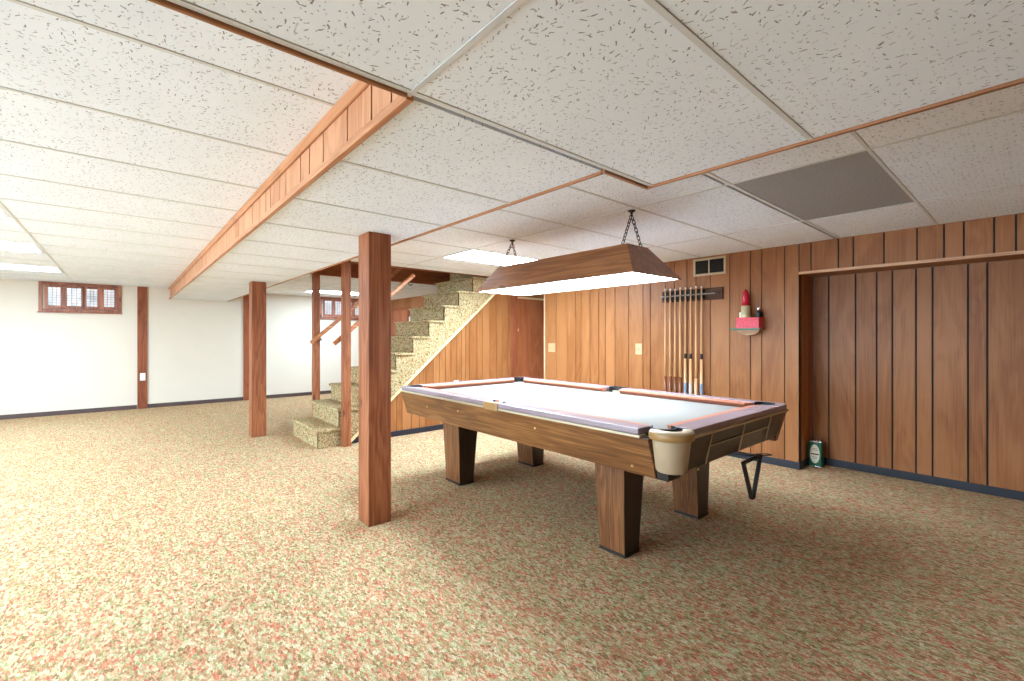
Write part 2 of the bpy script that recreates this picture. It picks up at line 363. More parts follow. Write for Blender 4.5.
# ceiling: tiles + grid, one mesh
def ceiling(bm, x0, x1, y0, y1, z, gx, gy, skip=()):
    """gx, gy: one grid line position on each axis. skip: list of (xc,yc) tile holes"""
    def lines(a, b, g, s):
        k = math.ceil((a-g)/s+1e-6); r = []
        while g+k*s < b-1e-6: r.append(g+k*s); k += 1
        return r
    lx, ly = lines(x0, x1, gx, TX), lines(y0, y1, gy, TY)
    xs, ys = [x0]+lx+[x1], [y0]+ly+[y1]
    g = .0105
    for a, b in zip(xs, xs[1:]):
        for c, d in zip(ys, ys[1:]):
            if any(a < p < b and c < q < d for p, q in skip): continue
            if b-a < .024 or d-c < .024: continue
            box(bm, a+g, c+g, z, b-g, d-g, z+.014, 0)
    for x in lx:
        box(bm, x-.0085, y0, z-.003, x+.0085, y1, z+.02, 1)
    for y in ly:
        for a, b in zip(xs, xs[1:]):
            box(bm, a+.0087, y-.0085, z-.0028, b-.0087, y+.0085, z+.02, 1)
    return lx, ly

TROF_L = [(-.667-TX/2, 1.885+TY*(k+.5)) for k in (1, 4, 7, 10)]         # 2.9 5.0 7.0 9.1 in the left tray
TROF_S = [(2.86+TX/2, 1.935+TY*3.5)]
TROF_F = [(2.86+TX/2, 1.935+TY*11.5)]
DARK = (2.86+TX/2, 1.25-TY/2)
OPN = (2.06, 5.66, 5.16, 7.08)      # stair opening in the ceiling
bm = BM()
ceiling(bm, XL, XC, Y0, YT, ZL, .67, 1.25)
ceiling(bm, XS, XT, YT, YB, ZL, .67, 1.25)
ceiling(bm, XL, XS, YT, YB, ZH, -.667, 1.885, TROF_L)
gx, gy = 2.86, 1.935
ceiling(bm, XC, 6.0, Y0, YT, ZH, gx, gy, [DARK])
ceiling(bm, XT, 6.0, YT, OPN[1], ZH, gx, gy, TROF_S)
ceiling(bm, XT, OPN[0], OPN[1], OPN[3], ZH, gx, gy)
ceiling(bm, OPN[2], 6.0, OPN[1], OPN[3], ZH, gx, gy)
ceiling(bm, XT, 6.0, OPN[3], YB, ZH, gx, gy, TROF_F)
# deck above the tiles, and the hidden sides of the dropped part
dz = ZH+.11
for (x0, y0, x1, y1) in ((XL, Y0, 6.1, OPN[1]-.03), (XL, OPN[1]-.03, OPN[0]-.03, YB+.1), (OPN[2]+.03, OPN[1]-.03, 6.1, YB+.1), (OPN[0]-.03, OPN[3]+.03, OPN[2]+.03, YB+.1)):
    box(bm, x0, y0, dz, x1, y1, dz+.05, 2)
ceil = struct('ceiling', bm, [M['tile'], M['tbar'], M['gap']], 'white fissured drop ceiling tiles in a metal grid', 'ceiling')

# sides of the dropped ceiling
def panel_strips(bm, axis, face, d, cuts, z0, z1, gap, mi_p=0, mi_g=1, th=.012):
    """boards on a wall. axis: the wall's run axis; face: coordinate of the visible face; d=+1/-1: which side the backing is"""
    for a, b in zip(cuts, cuts[1:]):
        if axis == 'y': box(bm, min(face,face+d*th), a+gap/2, z0, max(face,face+d*th), b-gap/2, z1, mi_p)
        else: box(bm, a+gap/2, min(face,face+d*th), z0, b-gap/2, max(face,face+d*th), z1, mi_p)
    lo, hi = face+d*th, face+d*(th+.04)
    a, b = cuts[0], cuts[-1]
    if axis == 'y': box(bm, min(lo,hi), a, z0, max(lo,hi), b, z1, mi_g)
    else: box(bm, a, min(lo,hi), z0, b, max(lo,hi), z1, mi_g)

def rnd_cuts(a, b, ws):
    r = [a]; k = 0
    while r[-1] < b-.12:
        r.append(r[-1]+ws[k % len(ws)]); k += 1
    r[-1] = b
    return r
bm = BM()
panel_strips(bm, 'y', XS+.012, +1, rnd_cuts(YT+.02, YB, (.12,.16,.235,.29,.20,.15,.27,.13,.22)), ZL+.004, ZH, .012)
struct('trim_1', bm, [M['soffit'], M['groove']], 'orange wood panelled soffit face at the edge of the left tray ceiling', 'soffit')
bm = BM()
prism(bm, [(XS+.012,ZH), (XS-.02,ZH), (XS-.02,ZH-.008), (XS+.0,ZH-.03), (XS+.012,ZH-.03)], 'y', YT+.03, YB)
box(bm, XS-.006, YT+.0, ZL-.012, XS+.02, YB, ZL+.02)
struct('trim_2', bm, M['soffmould'], 'orange wood moulding along the left soffit', 'moulding', bevel=.004)
bm = BM()
box(bm, XL, YT-.012, ZL-.010, XS-.007, YT+.002, ZL+.02); box(bm, XL, YT-.006, ZL+.02, XS-.022, YT+.004, ZH)
struct('trim_3', bm, M['trim_x'], 'orange wood moulding along the near edge of the left tray ceiling', 'moulding', bevel=.003)
bm = BM()
box(bm, XT-.008, YT+.014, ZL-.010, XT+.011, YB, ZL+.02); box(bm, XT+.002, YT+.03, ZL+.02, XT+.014, YB, ZH)
struct('trim_4', bm, M['trim_y'], 'orange wood strip along the right edge of the dropped ceiling', 'moulding', bevel=.003)
bm = BM()
box(bm, XT-.008, YT-.008, ZL-.010, XC+.011, YT+.011, ZL+.02); box(bm, XT+.03, YT+.002, ZL+.02, XC+.01, YT+.014, ZH)
struct('trim_5', bm, M['trim_x'], 'short orange wood strip at the jog of the dropped ceiling', 'moulding', bevel=.003)
bm = BM()
box(bm, XC-.008, Y0, ZL-.010, XC+.011, YT-.008, ZL+.02); box(bm, XC+.002, Y0, ZL+.02, XC+.014, YT-.012, ZH)
struct('trim_6', bm, M['trim_y'], 'orange wood strip along the dropped ceiling nearest the camera', 'moulding', bevel=.003)

# walls
bm = BM(); box(bm, XL-.12, YB, 0, 5.95, YB+.12, ZH+.16); struct('wall_back', bm, M['cream'], 'cream painted back wall', 'wall')
bm = BM(); box(bm, XL-.12, Y0, 0, XL, YB, ZH+.16); struct('wall_left', bm, M['cream'], 'cream painted left wall', 'wall')
bm = BM(); panel_strips(bm, 'x', Y0, -1, rnd_cuts(XL-.1, 6.0, (.2,.15,.3,.26,.17,.24)), 0, ZH+.16, .012); struct('wall_front', bm, [M['panel'], M['groove']], 'wood panelled wall behind the camera', 'wall')
bm = BM()
gr = [5.257,5.005,4.774,4.596,4.491,4.318,4.156,4.036,3.87,3.644,3.42,3.309,3.094,2.97,2.803,2.689,2.514,2.289,2.066,1.95,1.728,YR]
panel_strips(bm, 'y', XR, +1, gr[::-1], 0, ZH, .009)
box(bm, XR+.052, YR+.012, 0, XRR+.1, 5.257, ZH, 1)
panel_strips(bm, 'x', YR, +1, [XR+.012, XR+.17, XR+.30, XRR], 0, ZH-.3, .009)
struct('wall_right', bm, [M['panel'], M['groove']], 'wood panelled right wall', 'wall')
bm = BM()
hd = [YR,1.49,1.262,1.144,.918,.693,.523,.405,.235,.12,-.11,-.3,-.52,-.64,-.9,-1.1,-1.33,-1.6,-1.9,-2.2,Y0]
panel_strips(bm, 'y', XR, +1, hd[::-1], 1.994, ZH, .012)
box(bm, XR+.052, Y0, 1.994, XRR, YR, ZH, 0)
struct('wall_right_header', bm, [M['panel'], M['groove']], 'wood panelled header above the wall recess', 'wall')
bm = BM()
rc = [YR,1.446,1.216,1.047,.927,.755,.641,.411,.294,.0,-.2,-.36,-.6,-.75,-1.0,-1.3,-1.5,-1.8,-2.1,-2.3,Y0]
panel_strips(bm, 'y', XRR, +1, rc[::-1], 0, 1.994, .014)
struct('wall_right_recess', bm, [M['panel'], M['groove']], 'wood panelled recessed wall under the header', 'wall')
bm = BM(); box(bm, XR-.012, Y0, 1.985, XR+.02, YR, 2.012); struct('trim_7', bm, M['tanstrip'], 'light wood strip along the bottom of the header', 'moulding', bevel=.003)
# far part of the right wall, beyond the stairs
bm = BM()
panel_strips(bm, 'y', XR, +1, rnd_cuts(7.2, YB, (.13,.2,.17,.26,.15)), 0, ZH, .009)
box(bm, XR+.052, 5.76, 0, 5.9, YB, ZH+1.9, 1)
struct('wall_right_far', bm, [M['panel'], M['groove']], 'wood panelled right wall beyond the stairs', 'wall')
# niche for the door at the foot of the right wall
bm = BM(); box(bm, 5.79, 5.257, 0, 5.9, 5.76, ZH); box(bm, 4.94, 5.745, 2.02, 5.79, 5.79, ZH)
struct('wall_niche', bm, M['panel'], 'wood panelled side of the door niche', 'wall')
bm = BM(); box(bm, XR-.008, 5.257, 0, XR+.06, 5.277, ZH); struct('trim_8', bm, M['palewood'], 'pale corner strip at the end of the right wall', 'moulding', bevel=.003)

# baseboards
def base(name, parts, mat, label):
    bm = BM()
    for p in parts: box(bm, p[0], p[1], 0, p[2], p[3], .075)
    struct(name, bm, mat, label, 'baseboard', bevel=.004)
base('baseboard_back', [(XL, YB-.01, .185, YB), (.337, YB-.01, 1.93, YB), (2.075, YB-.01, XR, YB)], M['basebrown'], 'dark baseboard along the cream back wall')
base('baseboard_right', [(XR-.01, YR-.01, XR, 5.257), (XR, YR-.01, XRR-.01, YR)], M['base'], 'charcoal vinyl baseboard under the cue rack')
base('baseboard_recess', [(XRR-.01, Y0, XRR, YR-.01)], M['base'], 'charcoal vinyl baseboard in the wall recess')
base('baseboard_stair', [(2.15, 5.685, 4.93, 5.70)], M['base'], 'charcoal vinyl baseboard below the stair panelling')

# ------------------------------------------------------------------ door beside the stairs
d = thing('door_1', 'red-brown flush door between the stair panelling and the right wall', 'door', (5.37, 5.75, 0), kind='structure')
bm = BM(); box(bm, 5.045, 5.75, .01, 5.785, 5.785, 2.0); obj('door_slab', bm, M['door'], d, bevel=.003)
bm = BM(); box(bm, 5.018, 5.728, 0, 5.036, 5.785, 2.02); box(bm, 5.036, 5.728, 2.0, 5.79, 5.785, 2.03); obj('door_casing', bm, M['palewood'], d, bevel=.003)
bm = BM(); box(bm, 5.006, 5.712, 1.445, 5.048, 5.727, 1.49); lathe(bm, [(.012,0),(.016,-.012),(.008,-.02)], (5.027,5.712,1.467), 12, axis='y'); obj('latch', bm, M['palewood'], d)
# door on the far part of the right wall
d = thing('door_2', 'brown door in the right wall beyond the stairs', 'door', (XR, 10.3, 0), kind='structure')
bm = BM(); box(bm, XR-.02, 9.95, .01, XR+.02, 10.68, 2.0); obj('door_slab', bm, M['door'], d, bevel=.003)
bm = BM(); box(bm, XR-.03, 10.68, 0, XR+.02, 10.76, 2.08); box(bm, XR-.03, 9.87, 0, XR+.02, 9.95, 2.08); box(bm, XR-.03, 9.95, 2.0, XR+.02, 10.68, 2.08); obj('door_casing', bm, M['pil'], d, bevel=.003)
bm = BM(); lathe(bm, [(.025,0),(.012,-.02),(.026,-.045),(.02,-.06)], (XR-.02,10.02,1.0), 16, axis='x'); obj('door_knob', bm, M['brass'], d)

# ------------------------------------------------------------------ windows on the back wall
def window(name, x0, x1, z0, z1, label, panes):
    w = thing(name, label, 'window', ((x0+x1)/2, YB, z0), kind='structure')
    y1, y0 = YB, YB-.035
    bm = BM()
    box(bm, x0, y0, z0, x0+.045, y1, z1); box(bm, x1-.045, y0, z0, x1, y1, z1)
    box(bm, x0+.045, y0, z1-.05, x1-.045, y1, z1); box(bm, x0+.045, y0, z0, x1-.045, y1, z0+.05)
    obj('window_frame', bm, M['winwood'], w, bevel=.004)
    bm = BM(); box(bm, x0-.015, YB-.05, z0-.014, x1+.015, YB, z0); obj('window_sill', bm, M['winwood'], w, bevel=.004)
    for a, b in panes:
        bm = BM(); s = .045; za, zb = z0+.06, z1-.06; c, e = y0+.008, y1-.008
        a2, b2 = a-s, b+s
        box(bm, a2, c, za-.006, a, e, zb+.006); box(bm, b, c, za-.006, b2, e, zb+.006)
        box(bm, a, c, zb-.03, b, e, zb+.006); box(bm, a, c, za-.006, b, e, za+.05)
        s_ = obj('shutter', bm, M['winwood'], w, bevel=.003)
        bm = BM(); box(bm, a, y1-.006, za+.05, b, y1-.002, zb-.03); obj('pane', bm, M['pane'], s_)
        bm = BM(); n = 7
        for i in range(1, n):
            z = za+.05+(zb-.03-za-.05)*i/n; box(bm, a, c+.006, z-.003, b, c+.010, z+.003)
        for i in (1, 2):
            x = a+(b-a)*i/3; box(bm, x-.003, c+.010, za+.05, x+.003, c+.014, zb-.03)
        obj('lattice', bm, M['winwood'], s_)
x_ = lambda u: None
window('window_1', -1.10, -.045, 1.785, 2.296, 'small high window with red-brown shutters at the left end of the back wall', [(-.985,-.835),(-.755,-.575),(-.505,-.365),(-.275,-.135)])
window('window_2', 3.50, 4.60, 1.785, 2.296, 'small high window with red-brown shutters behind the stair posts', [(3.62,3.77),(3.86,4.01),(4.10,4.25),(4.34,4.49)])

# patio door added in the unseen left wall, its panes glow as daylight
w3 = thing('added_patio_door', 'added wide patio door with a white frame and glowing panes in the unseen left wall', 'window', (XL, 3.7, 0), kind='structure')
bm = BM(); gy0, gy1, gz1 = 0.4, 7.0, 2.08
for q in ((gy0-.06,0,gy0,gz1+.06),(gy1,0,gy1+.06,gz1+.06),(gy0,gz1,gy1,gz1+.06),(gy0,0,gy1,.05)): box(bm, XL, q[0], q[1], XL+.05, q[2], q[3])
obj('window_frame', bm, M['white'], w3, bevel=.003)
for k in range(6):
    a, b = gy0+(gy1-gy0)*k/6, gy0+(gy1-gy0)*(k+1)/6; e = .01*(k % 2)
    bm = BM()
    for q in ((a,.05,a+.05,gz1),(b-.05,.05,b,gz1),(a+.05,gz1-.06,b-.05,gz1),(a+.05,.05,b-.05,.13)): box(bm, XL+.008+e, q[0], q[1], XL+.03+e, q[2], q[3])
    sh_ = obj('sash', bm, M['white'], w3, bevel=.002)
    bm = BM(); box(bm, XL+.014+e, a+.05, .13, XL+.02+e, b-.05, gz1-.06); obj('pane', bm, M['added_daylight'], sh_)

# ------------------------------------------------------------------ boards on the back wall
bm = BM(); box(bm, .19, YB-.035, 0, .332, YB, ZH); tag(obj('wall_board', bm, M['pil'], bevel=.004, origin=(.26,YB,0)), 'dark red-brown vertical board on the back wall with a white outlet', 'board', 'boards on the back wall')
bm = BM(); box(bm, 1.93, YB-.035, 0, 2.072, YB, ZH); tag(obj('wall_board', bm, M['pil'], bevel=.004, origin=(2.0,YB,0)), 'dark vertical board on the back wall just left behind the middle square post', 'board', 'boards on the back wall')

def outlet(name, label, cat, loc, face, w=.075, h=.12, style='outlet', mat='white'):
    """wall plate; face: unit direction it looks"""
    t = thing(name, label, cat, loc)
    fx, fy = face; L = Vector(loc)
    def bx(u0, u1, z0, z1, t0, t1, m, n):
        bm = BM(); 
        xs = sorted((L.x+fx*t0 + (0 if fx else u0), L.x+fx*t1 + (0 if fx else u1))); ys = sorted((L.y+fy*t0 + (u0 if fx else 0), L.y+fy*t1 + (u1 if fx else 0)))
        box(bm, xs[0], ys[0], L.z+z0, xs[1], ys[1], L.z+z1); return obj(n, bm, m, t, bevel=.0015)
    bx(-w/2, w/2, -h/2, h/2, 0, .006, M[mat], 'cover_plate')
    if style == 'outlet':
        for s in (-1, 1): 
            r = bx(-.016, .016, s*.03-.014, s*.03+.014, .006, .009, M[mat], 'socket')
            for q in (-1, 1): 
                bm = BM()
                if fx: box(bm, L.x+fx*.0092-.0003, L.y+q*.006-.001, L.z+s*.03-.005, L.x+fx*.0092+.0003, L.y+q*.006+.001, L.z+s*.03+.006)
                else: box(bm, L.x+q*.006-.001, L.y+fy*.0092-.0003, L.z+s*.03-.005, L.x+q*.006+.001, L.y+fy*.0092+.0003, L.z+s*.03+.006)
                obj('slot', bm, M['gap'], r)
    elif style == 'double':
        for s in (-1, 1): bx(s*.04-.006, s*.04+.006, -.014, .014, .006, .016, M[mat], 'toggle')
    elif style == 'single':
        bx(-.006, .006, -.014, .014, .006, .016, M[mat], 'toggle')
    return t
outlet('wall_outlet', 'white outlet on the left dark board of the back wall', 'outlet', (.268, YB-.035, .60), (0,-1), .08, .14)
outlet('light_switch', 'ivory double light switch on the panelled wall beside the brown door', 'switch', (XR, 5.10, 1.18), (-1,0), .15, .14, 'double', 'ivory')
outlet('light_switch', 'ivory single light switch on the panelled wall left of the cue rack', 'switch', (XR, 3.483, 1.19), (-1,0), .10, .145, 'single', 'ivory')
outlet('wall_outlet', 'white outlet on the stair panelling just above the far end of the pool table', 'outlet', (3.78, 5.70, .64), (0,-1), .075, .12)
outlet('light_switch', 'white switch plate on the far right wall seen over the stair treads', 'switch', (XR-.006, 9.80, 1.72), (-1,0), .2, .24, 'single')

# ------------------------------------------------------------------ posts
def post(name, x0, y0, x1, y1, z0, z1, label, group, mat='post', bev=.006):
    bm = BM(); box(bm, x0, y0, z0, x1, y1, z1)
    return tag(obj(name, bm, M[mat], bevel=bev, origin=((x0+x1)/2,(y0+y1)/2,z0)), label, 'post', group)
post('square_post', 1.315, 3.093, 1.487, 3.281, 0, ZL, 'large square red-brown wooden post nearest the camera, left of the pool table', 'square posts under the dropped ceiling')
post('square_post', 1.299, 6.87, 1.476, 7.05, 0, ZL, 'square red-brown wooden post standing farther back, left of the stair foot', 'square posts under the dropped ceiling')
post('stair_post', 2.045, 5.55, 2.135, 5.645, 0, ZH, 'slim pale red stair post on the near side of the steps', 'slim posts at the stair foot', bev=.004)
post('stair_post', 2.045, 6.715, 2.135, 6.80, 0, ZH, 'slim pale red stair post on the far side of the steps', 'slim posts at the stair foot', bev=.004)

# ------------------------------------------------------------------ stairs
NST, RUN, RISE, SX = 12, .254, .227, 1.775
st = thing('staircase', 'carpeted staircase rising to the right behind the pool table', 'staircase', (SX, YS0, 0), kind='structure')
def diag(x): return (x-2.15)*.865       # underside line of the carpeted stringer
xe = SX+RUN*NST
for k in range(NST):
    x0 = SX+RUN*k; z1 = RISE*(k+1); bm = BM()
    xb = x0+RUN+.03
    prism(bm, [(x0, max(0, z1-RISE-.01)), (x0, z1-.03), (xb, z1-.03), (xb, max(0, z1-RISE-.01))], 'y', YS0, YS1)
    obj('riser', bm, M['stairc'], st)
    bm = BM(); prism(bm, [(x0-.028, z1-.034), (x0-.034, z1-.018), (x0-.028, z1-.004), (x0-.012, z1), (x0+RUN+.01, z1), (x0+RUN+.01, z1-.034)], 'y', YS0-.03, YS1+.01)
    obj('tread', bm, M['stairc'], st, bevel=.006)
# carpeted stringer on the near side: stepped top, straight lower edge
bm = BM()
for k in range(NST):
    xa, xb, zt = SX+RUN*k, SX+RUN*(k+1), RISE*(k+1)-.02
    for xl, xr in ([(xa, 2.15), (2.15, xb)] if xa < 2.15 < xb else [(xa, xb)]):
        prism(bm, [(xl, max(0, diag(xl))), (xr, max(0, diag(xr))), (xr, zt), (xl, zt)], 'y', YS0-.004, YS0+.03)
obj('stringer', bm, M['stairc'], st)
bm = BM(); t = .018
prism(bm, [(2.10, .0), (2.15, 0), (xe+.1, diag(xe+.1)), (xe+.1, diag(xe+.1)+.04)], 'y', YS0-.018, YS0+.02)
obj('diagonal_trim', bm, M['palewood'], st, bevel=.003)
# panelled wall below the stair
bm = BM()
cu = [2.15, 2.24, 2.37, 2.46, 2.59, 2.68, 2.82,2.9,3.04, 3.171,3.267,3.39,3.49,3.593,3.689,3.795,3.877,3.952,4.025,4.167,4.274,4.423,4.556,4.671,4.80,4.86]
def top(x): return min(ZH, max(0, diag(x)))
for a, b in zip(cu, cu[1:]):
    a2, b2 = a+.004, b-.004
    q = [(a2,0),(b2,0),(b2,top(b2)),(a2,top(a2))] if top(a2) > .004 else [(a2,0),(b2,0),(b2,top(b2))]
    prism(bm, q, 'y', 5.70, 5.712, 0)
prism(bm, [(2.15,0),(4.86,0),(4.86,ZH),(2.15+ZH/.865,ZH)], 'y', 5.712, 5.75, 1)
box(bm, 4.86, 5.69, 0, 5.0, 5.75, ZH, 2)
box(bm, 5.0, 5.735, 0, 5.016, 5.75, ZH, 1)
struct('wall_stair', bm, [M['panel'], M['groove'], M['pil']], 'wood panelled wall under the staircase', 'wall')
# lining of the stair opening
x0, y0, x1, y1 = OPN; bm = BM(); zt = 4.3
box(bm, x0-.03, y0-.03, ZH-.014, x1, y0, ZH+.26); box(bm, x0-.03, y1, ZH-.014, x1, y1+.03, ZH+.26); box(bm, x0-.03, y0, ZH-.014, x0, y1, ZH+.26); 
struct('trim_9', bm, M['header'], 'brown wood lining around the stair opening in the ceiling', 'lining', bevel=.003)
bm = BM()
box(bm, x0-.05, y0-.05, ZH+.26, x1+.1, y0, zt); box(bm, x0-.05, y1, ZH+.26, x1+.1, y1+.05, zt); box(bm, x0-.05, y0, ZH+.26, x0, y1, zt); box(bm, x1, y0, ZH, x1+.05, y1, zt); box(bm, x0-.05, y0-.05, zt, x1+.1, y1+.05, zt+.05)
struct('wall_stairwell', bm, M['cream'], 'cream stairwell walls above the ceiling opening', 'wall')

def handrail(y, xa, za, xb, zb, label, wall_side):
    t = thing('handrail', label, 'handrail', (xa, y, za), 'stair handrails')
    bm = BM(); dv = Vector((xb-xa, 0, zb-za)).normalized(); up = Vector((-dv.z, 0, dv.x))
    A, B = Vector((xa,y,za)), Vector((xb,y,zb)); hw = .021
    prof = [(-.026,-.7*hw),(-.018,-hw),(.012,-hw),(.026,-.5*hw),(.026,.5*hw),(.012,hw),(-.018,hw),(-.026,.7*hw)]
    ra = [bm.verts.new(A+up*p+Vector((0,q,0))) for p, q in prof]; rb = [bm.verts.new(B+up*p+Vector((0,q,0))) for p, q in prof]
    n = len(prof); bm.faces.new(ra); bm.faces.new(rb[::-1])
    for i in range(n): bm.faces.new((ra[i], ra[(i+1)%n], rb[(i+1)%n], rb[i]))
    obj('rail', bm, M['rail'], t, bevel=.003)
    for f in ((2.09-xa)/(xb-xa), .9):
        p = A.lerp(B, f); bm = BM()
        tube(bm, [p-up*.024, p-up*.06, p-up*.07+Vector((0,wall_side*.02,0)), p-up*.07+Vector((0,wall_side*.074,0))], .007, 8)
        obj('bracket', bm, M['iron'], t)
    return t
handrail(6.64, 1.985, 1.268, 3.60, 2.66, 'wooden handrail on the far side of the stairs', 1)
handrail(5.72, 1.985, 1.263, 3.091, 2.22, 'wooden handrail on the near side of the stairs', -1)

# ------------------------------------------------------------------ ceiling lights
def troffer(cx, cy, glow, label):
    t = thing('ceiling_light', label, 'light', (cx, cy, ZH), 'fluorescent ceiling lights')
    x0, x1, y0, y1 = cx-TX/2+.0105, cx+TX/2-.0105, cy-TY/2+.0105, cy+TY/2-.0105; f = .028
    bm = BM()
    for q in ((x0,y0,x1,y0+f),(x0,y1-f,x1,y1),(x0,y0+f,x0+f,y1-f),(x1-f,y0+f,x1,y1-f)): box(bm, q[0],q[1],ZH-.002,q[2],q[3],ZH+.03)
    box(bm, x0, y0, ZH+.03, x1, y1, ZH+.09)
    obj('frame', bm, M['tbar'], t)
    bm = BM(); box(bm, x0+f, y0+f, ZH+.006, x1-f, y1-f, ZH+.012); obj('diffuser', bm, glow, t)
    return t
lab = ['lit fluorescent ceiling panel in the left tray, nearest the camera', 'lit fluorescent ceiling panel in the left tray, front one of the three seen', 'lit fluorescent ceiling panel in the left tray, middle one of the three seen', 'lit fluorescent ceiling panel in the left tray, nearest the small window']
for (x, y), l in zip(TROF_L, lab): troffer(x, y, M['glow'], l)
troffer(*TROF_S[0], M['farglow'], 'lit fluorescent ceiling panel just behind the hanging pool table lamp')
troffer(*TROF_F[0], M['glow'], 'lit fluorescent ceiling panel beyond the stair posts near the far window')
bm = BM(); box(bm, DARK[0]-TX/2+.0105, DARK[1]-TY/2+.0105, ZH, DARK[0]+TX/2-.0105, DARK[1]+TY/2-.0105, ZH+.014)
tag(obj('ceiling_panel', bm, M['darktile'], origin=(DARK[0],DARK[1],ZH)), 'dark grey ceiling tile among the white ones near the right wall', 'ceiling tile')

# ------------------------------------------------------------------ hanging lamp
LX0, LX1, LY0, LY1, LZ0 = 2.565, 3.20, 1.755, 3.54, 1.782
UX0, UX1, UY0, UY1, LZ1 = 2.765, 3.03, 1.945, 3.44, 2.03
lp = thing('hanging_lamp', 'long dark wooden trapezoid lamp hanging on chains over the pool table', 'lamp', ((LX0+LX1)/2,(LY0+LY1)/2,LZ0))
bm = BM()
o4 = [(LX0,LY0),(LX1,LY0),(LX1,LY1),(LX0,LY1)]; u4 = [(UX0,UY0),(UX1,UY0),(UX1,UY1),(UX0,UY1)]
i4 = [(LX0+.016,LY0+.016),(LX1-.016,LY0+.016),(LX1-.016,LY1-.016),(LX0+.016,LY1-.016)]; v4 = [(UX0+.016,UY0+.016),(UX1-.016,UY0+.016),(UX1-.016,UY1-.016),(UX0+.016,UY1-.016)]
vo_ = [bm.verts.new((*p,LZ0)) for p in o4]; vu = [bm.verts.new((*p,LZ1)) for p in u4]; vi = [bm.verts.new((*p,LZ0)) for p in i4]; vv = [bm.verts.new((*p,LZ1-.014)) for p in v4]
for i in range(4):
    j = (i+1)%4
    bm.faces.new((vo_[i],vo_[j],vu[j],vu[i])); bm.faces.new((vi[j],vi[i],vv[i],vv[j])); bm.faces.new((vo_[j],vo_[i],vi[i],vi[j]))
bm.faces.new(vu); bm.faces.new(vv[::-1])
obj('lamp_shade', bm, M['lampwood'], lp, bevel=.003)
bm = BM(); box(bm, LX0+.018, LY0+.018, LZ0+.004, LX1-.018, LY1-.018, LZ0+.010); obj('diffuser', bm, M['lampglow'], lp)
def chain(p0, p1):
    bm = BM(); p0, p1 = Vector(p0), Vector(p1); d = p1-p0; L = d.length; n = max(4, round(L/.032)); dn = d.normalized()
    a = Vector((0,1,0)); b = dn.cross(a).normalized(); a = b.cross(dn)
    for i in range(n):
        c = p0+d*(i+.5)/n; s = a if i % 2 else b; hl = L/n*.5+.006
        ring = [c+dn*math.cos(2*PI*k/12)*hl+s*math.sin(2*PI*k/12)*.0115 for k in range(12)]
        tube(bm, ring, .0032, 6, closed=True)
    return bm
for cy, ty in ((1.99, 1.985), (3.36, 3.40)):
    cx = 2.885
    bm = BM(); lathe(bm, [(.028,0),(.028,-.006),(.012,-.014),(.008,-.03)], (cx,cy,ZH-.003), 16); tube(bm, [(cx,cy,ZH-.03),(cx+.012,cy,ZH-.038),(cx,cy,ZH-.048),(cx-.012,cy,ZH-.04)], .004, 8)
    obj('ceiling_hook', bm, M['iron'], lp)
    for s in (-1, 1): obj('chain', chain((cx+s*.006,cy,ZH-.045), (cx+s*.118, ty, LZ1+.002)), M['iron'], lp)

# ------------------------------------------------------------------ pool table
CXT, CYT, HW, HL = 2.86, 2.65, .80, 1.47
ZB, ZT, ZE, ZA = .822, .867, .832, .602    # bed, rail top, rail lower edge, apron bottom
pt = thing('pool_table', 'pool table with walnut apron, pale cloth and mauve rails under the hanging lamp', 'pool table', (CXT, CYT, 0))
def W(x, y): return (CXT+x, CYT+y)
bm = BM(); box(bm, CXT-.70, CYT-1.36, ZB-.03, CXT+.70, CYT+1.36, ZB); obj('playing_bed', bm, M['cloth'], pt)
IW, IL = .685, 1.345      # rail inner edge; cushions reach .63 / 1.29
def arc(cx, cy, r, a0, a1, n=10): return [(cx+r*math.cos(a0+(a1-a0)*i/n), cy+r*math.sin(a0+(a1-a0)*i/n)) for i in range(n+1)]
def slab(name, pts, z0, z1, mat, bev=.006):
    bm = BM(); vs = [bm.verts.new((*W(*p), z0)) for p in pts]; f = bm.faces.new(vs)
    r = bmesh.ops.extrude_face_region(bm, geom=[f]); bmesh.ops.translate(bm, vec=(0,0,z1-z0), verts=[e for e in r['geom'] if isinstance(e, bmesh.types.BMVert)])
    return obj(name, bm, mat, pt, bevel=bev, seg=3)
def cushion(p0, p1, inward, c0, c1):
    """triangular cushion along p0-p1 (rail inner edge), nose pushed inward; c0,c1: mitre lengths"""
    bm = BM(); p0, p1, q = Vector((*p0,0)), Vector((*p1,0)), Vector((*inward,0)); d = (p1-p0).normalized()
    secs = []
    for p, c, s in ((p0,c0,1),(p1,c1,-1)):
        prof = [(0,ZT-.002),(.048,ZT-.006),(.056,ZT-.014),(.03,ZB+.001),(0,ZB+.001)]
        secs.append([bm.verts.new((*W(*(p+q*a+d*s*c*(a/.056)).xy), z)) for a, z in prof])
    A, B = secs; n = len(A); bm.faces.new(A); bm.faces.new(B[::-1])
    for i in range(n): bm.faces.new((A[i],A[(i+1)%n],B[(i+1)%n],B[i]))
    return obj('cushion', bm, M['rust'], pt, bevel=.003)
RC = .20       # corner cap length from outer corner along the sides
for sx in (-1, 1):
    for sy in (-1, 1):
        a, b = .085, HL-RC
        pts = [(sx*HW, sy*a), (sx*HW, sy*b), (sx*IW, sy*b), (sx*IW, sy*a)]
        slab('rail', pts, ZE, ZT, M['mauve'])
        cushion((sx*IW, sy*a), (sx*IW, sy*b), (-sx,0), .02, .05)
for sy in (-1, 1):
    a = HW-RC
    slab('rail', [(-a, sy*HL), (a, sy*HL), (a, sy*IL), (-a, sy*IL)], ZE, ZT, M['mauve'])
    cushion((-a, sy*IL), (a, sy*IL), (0,-sy), .05, .05)
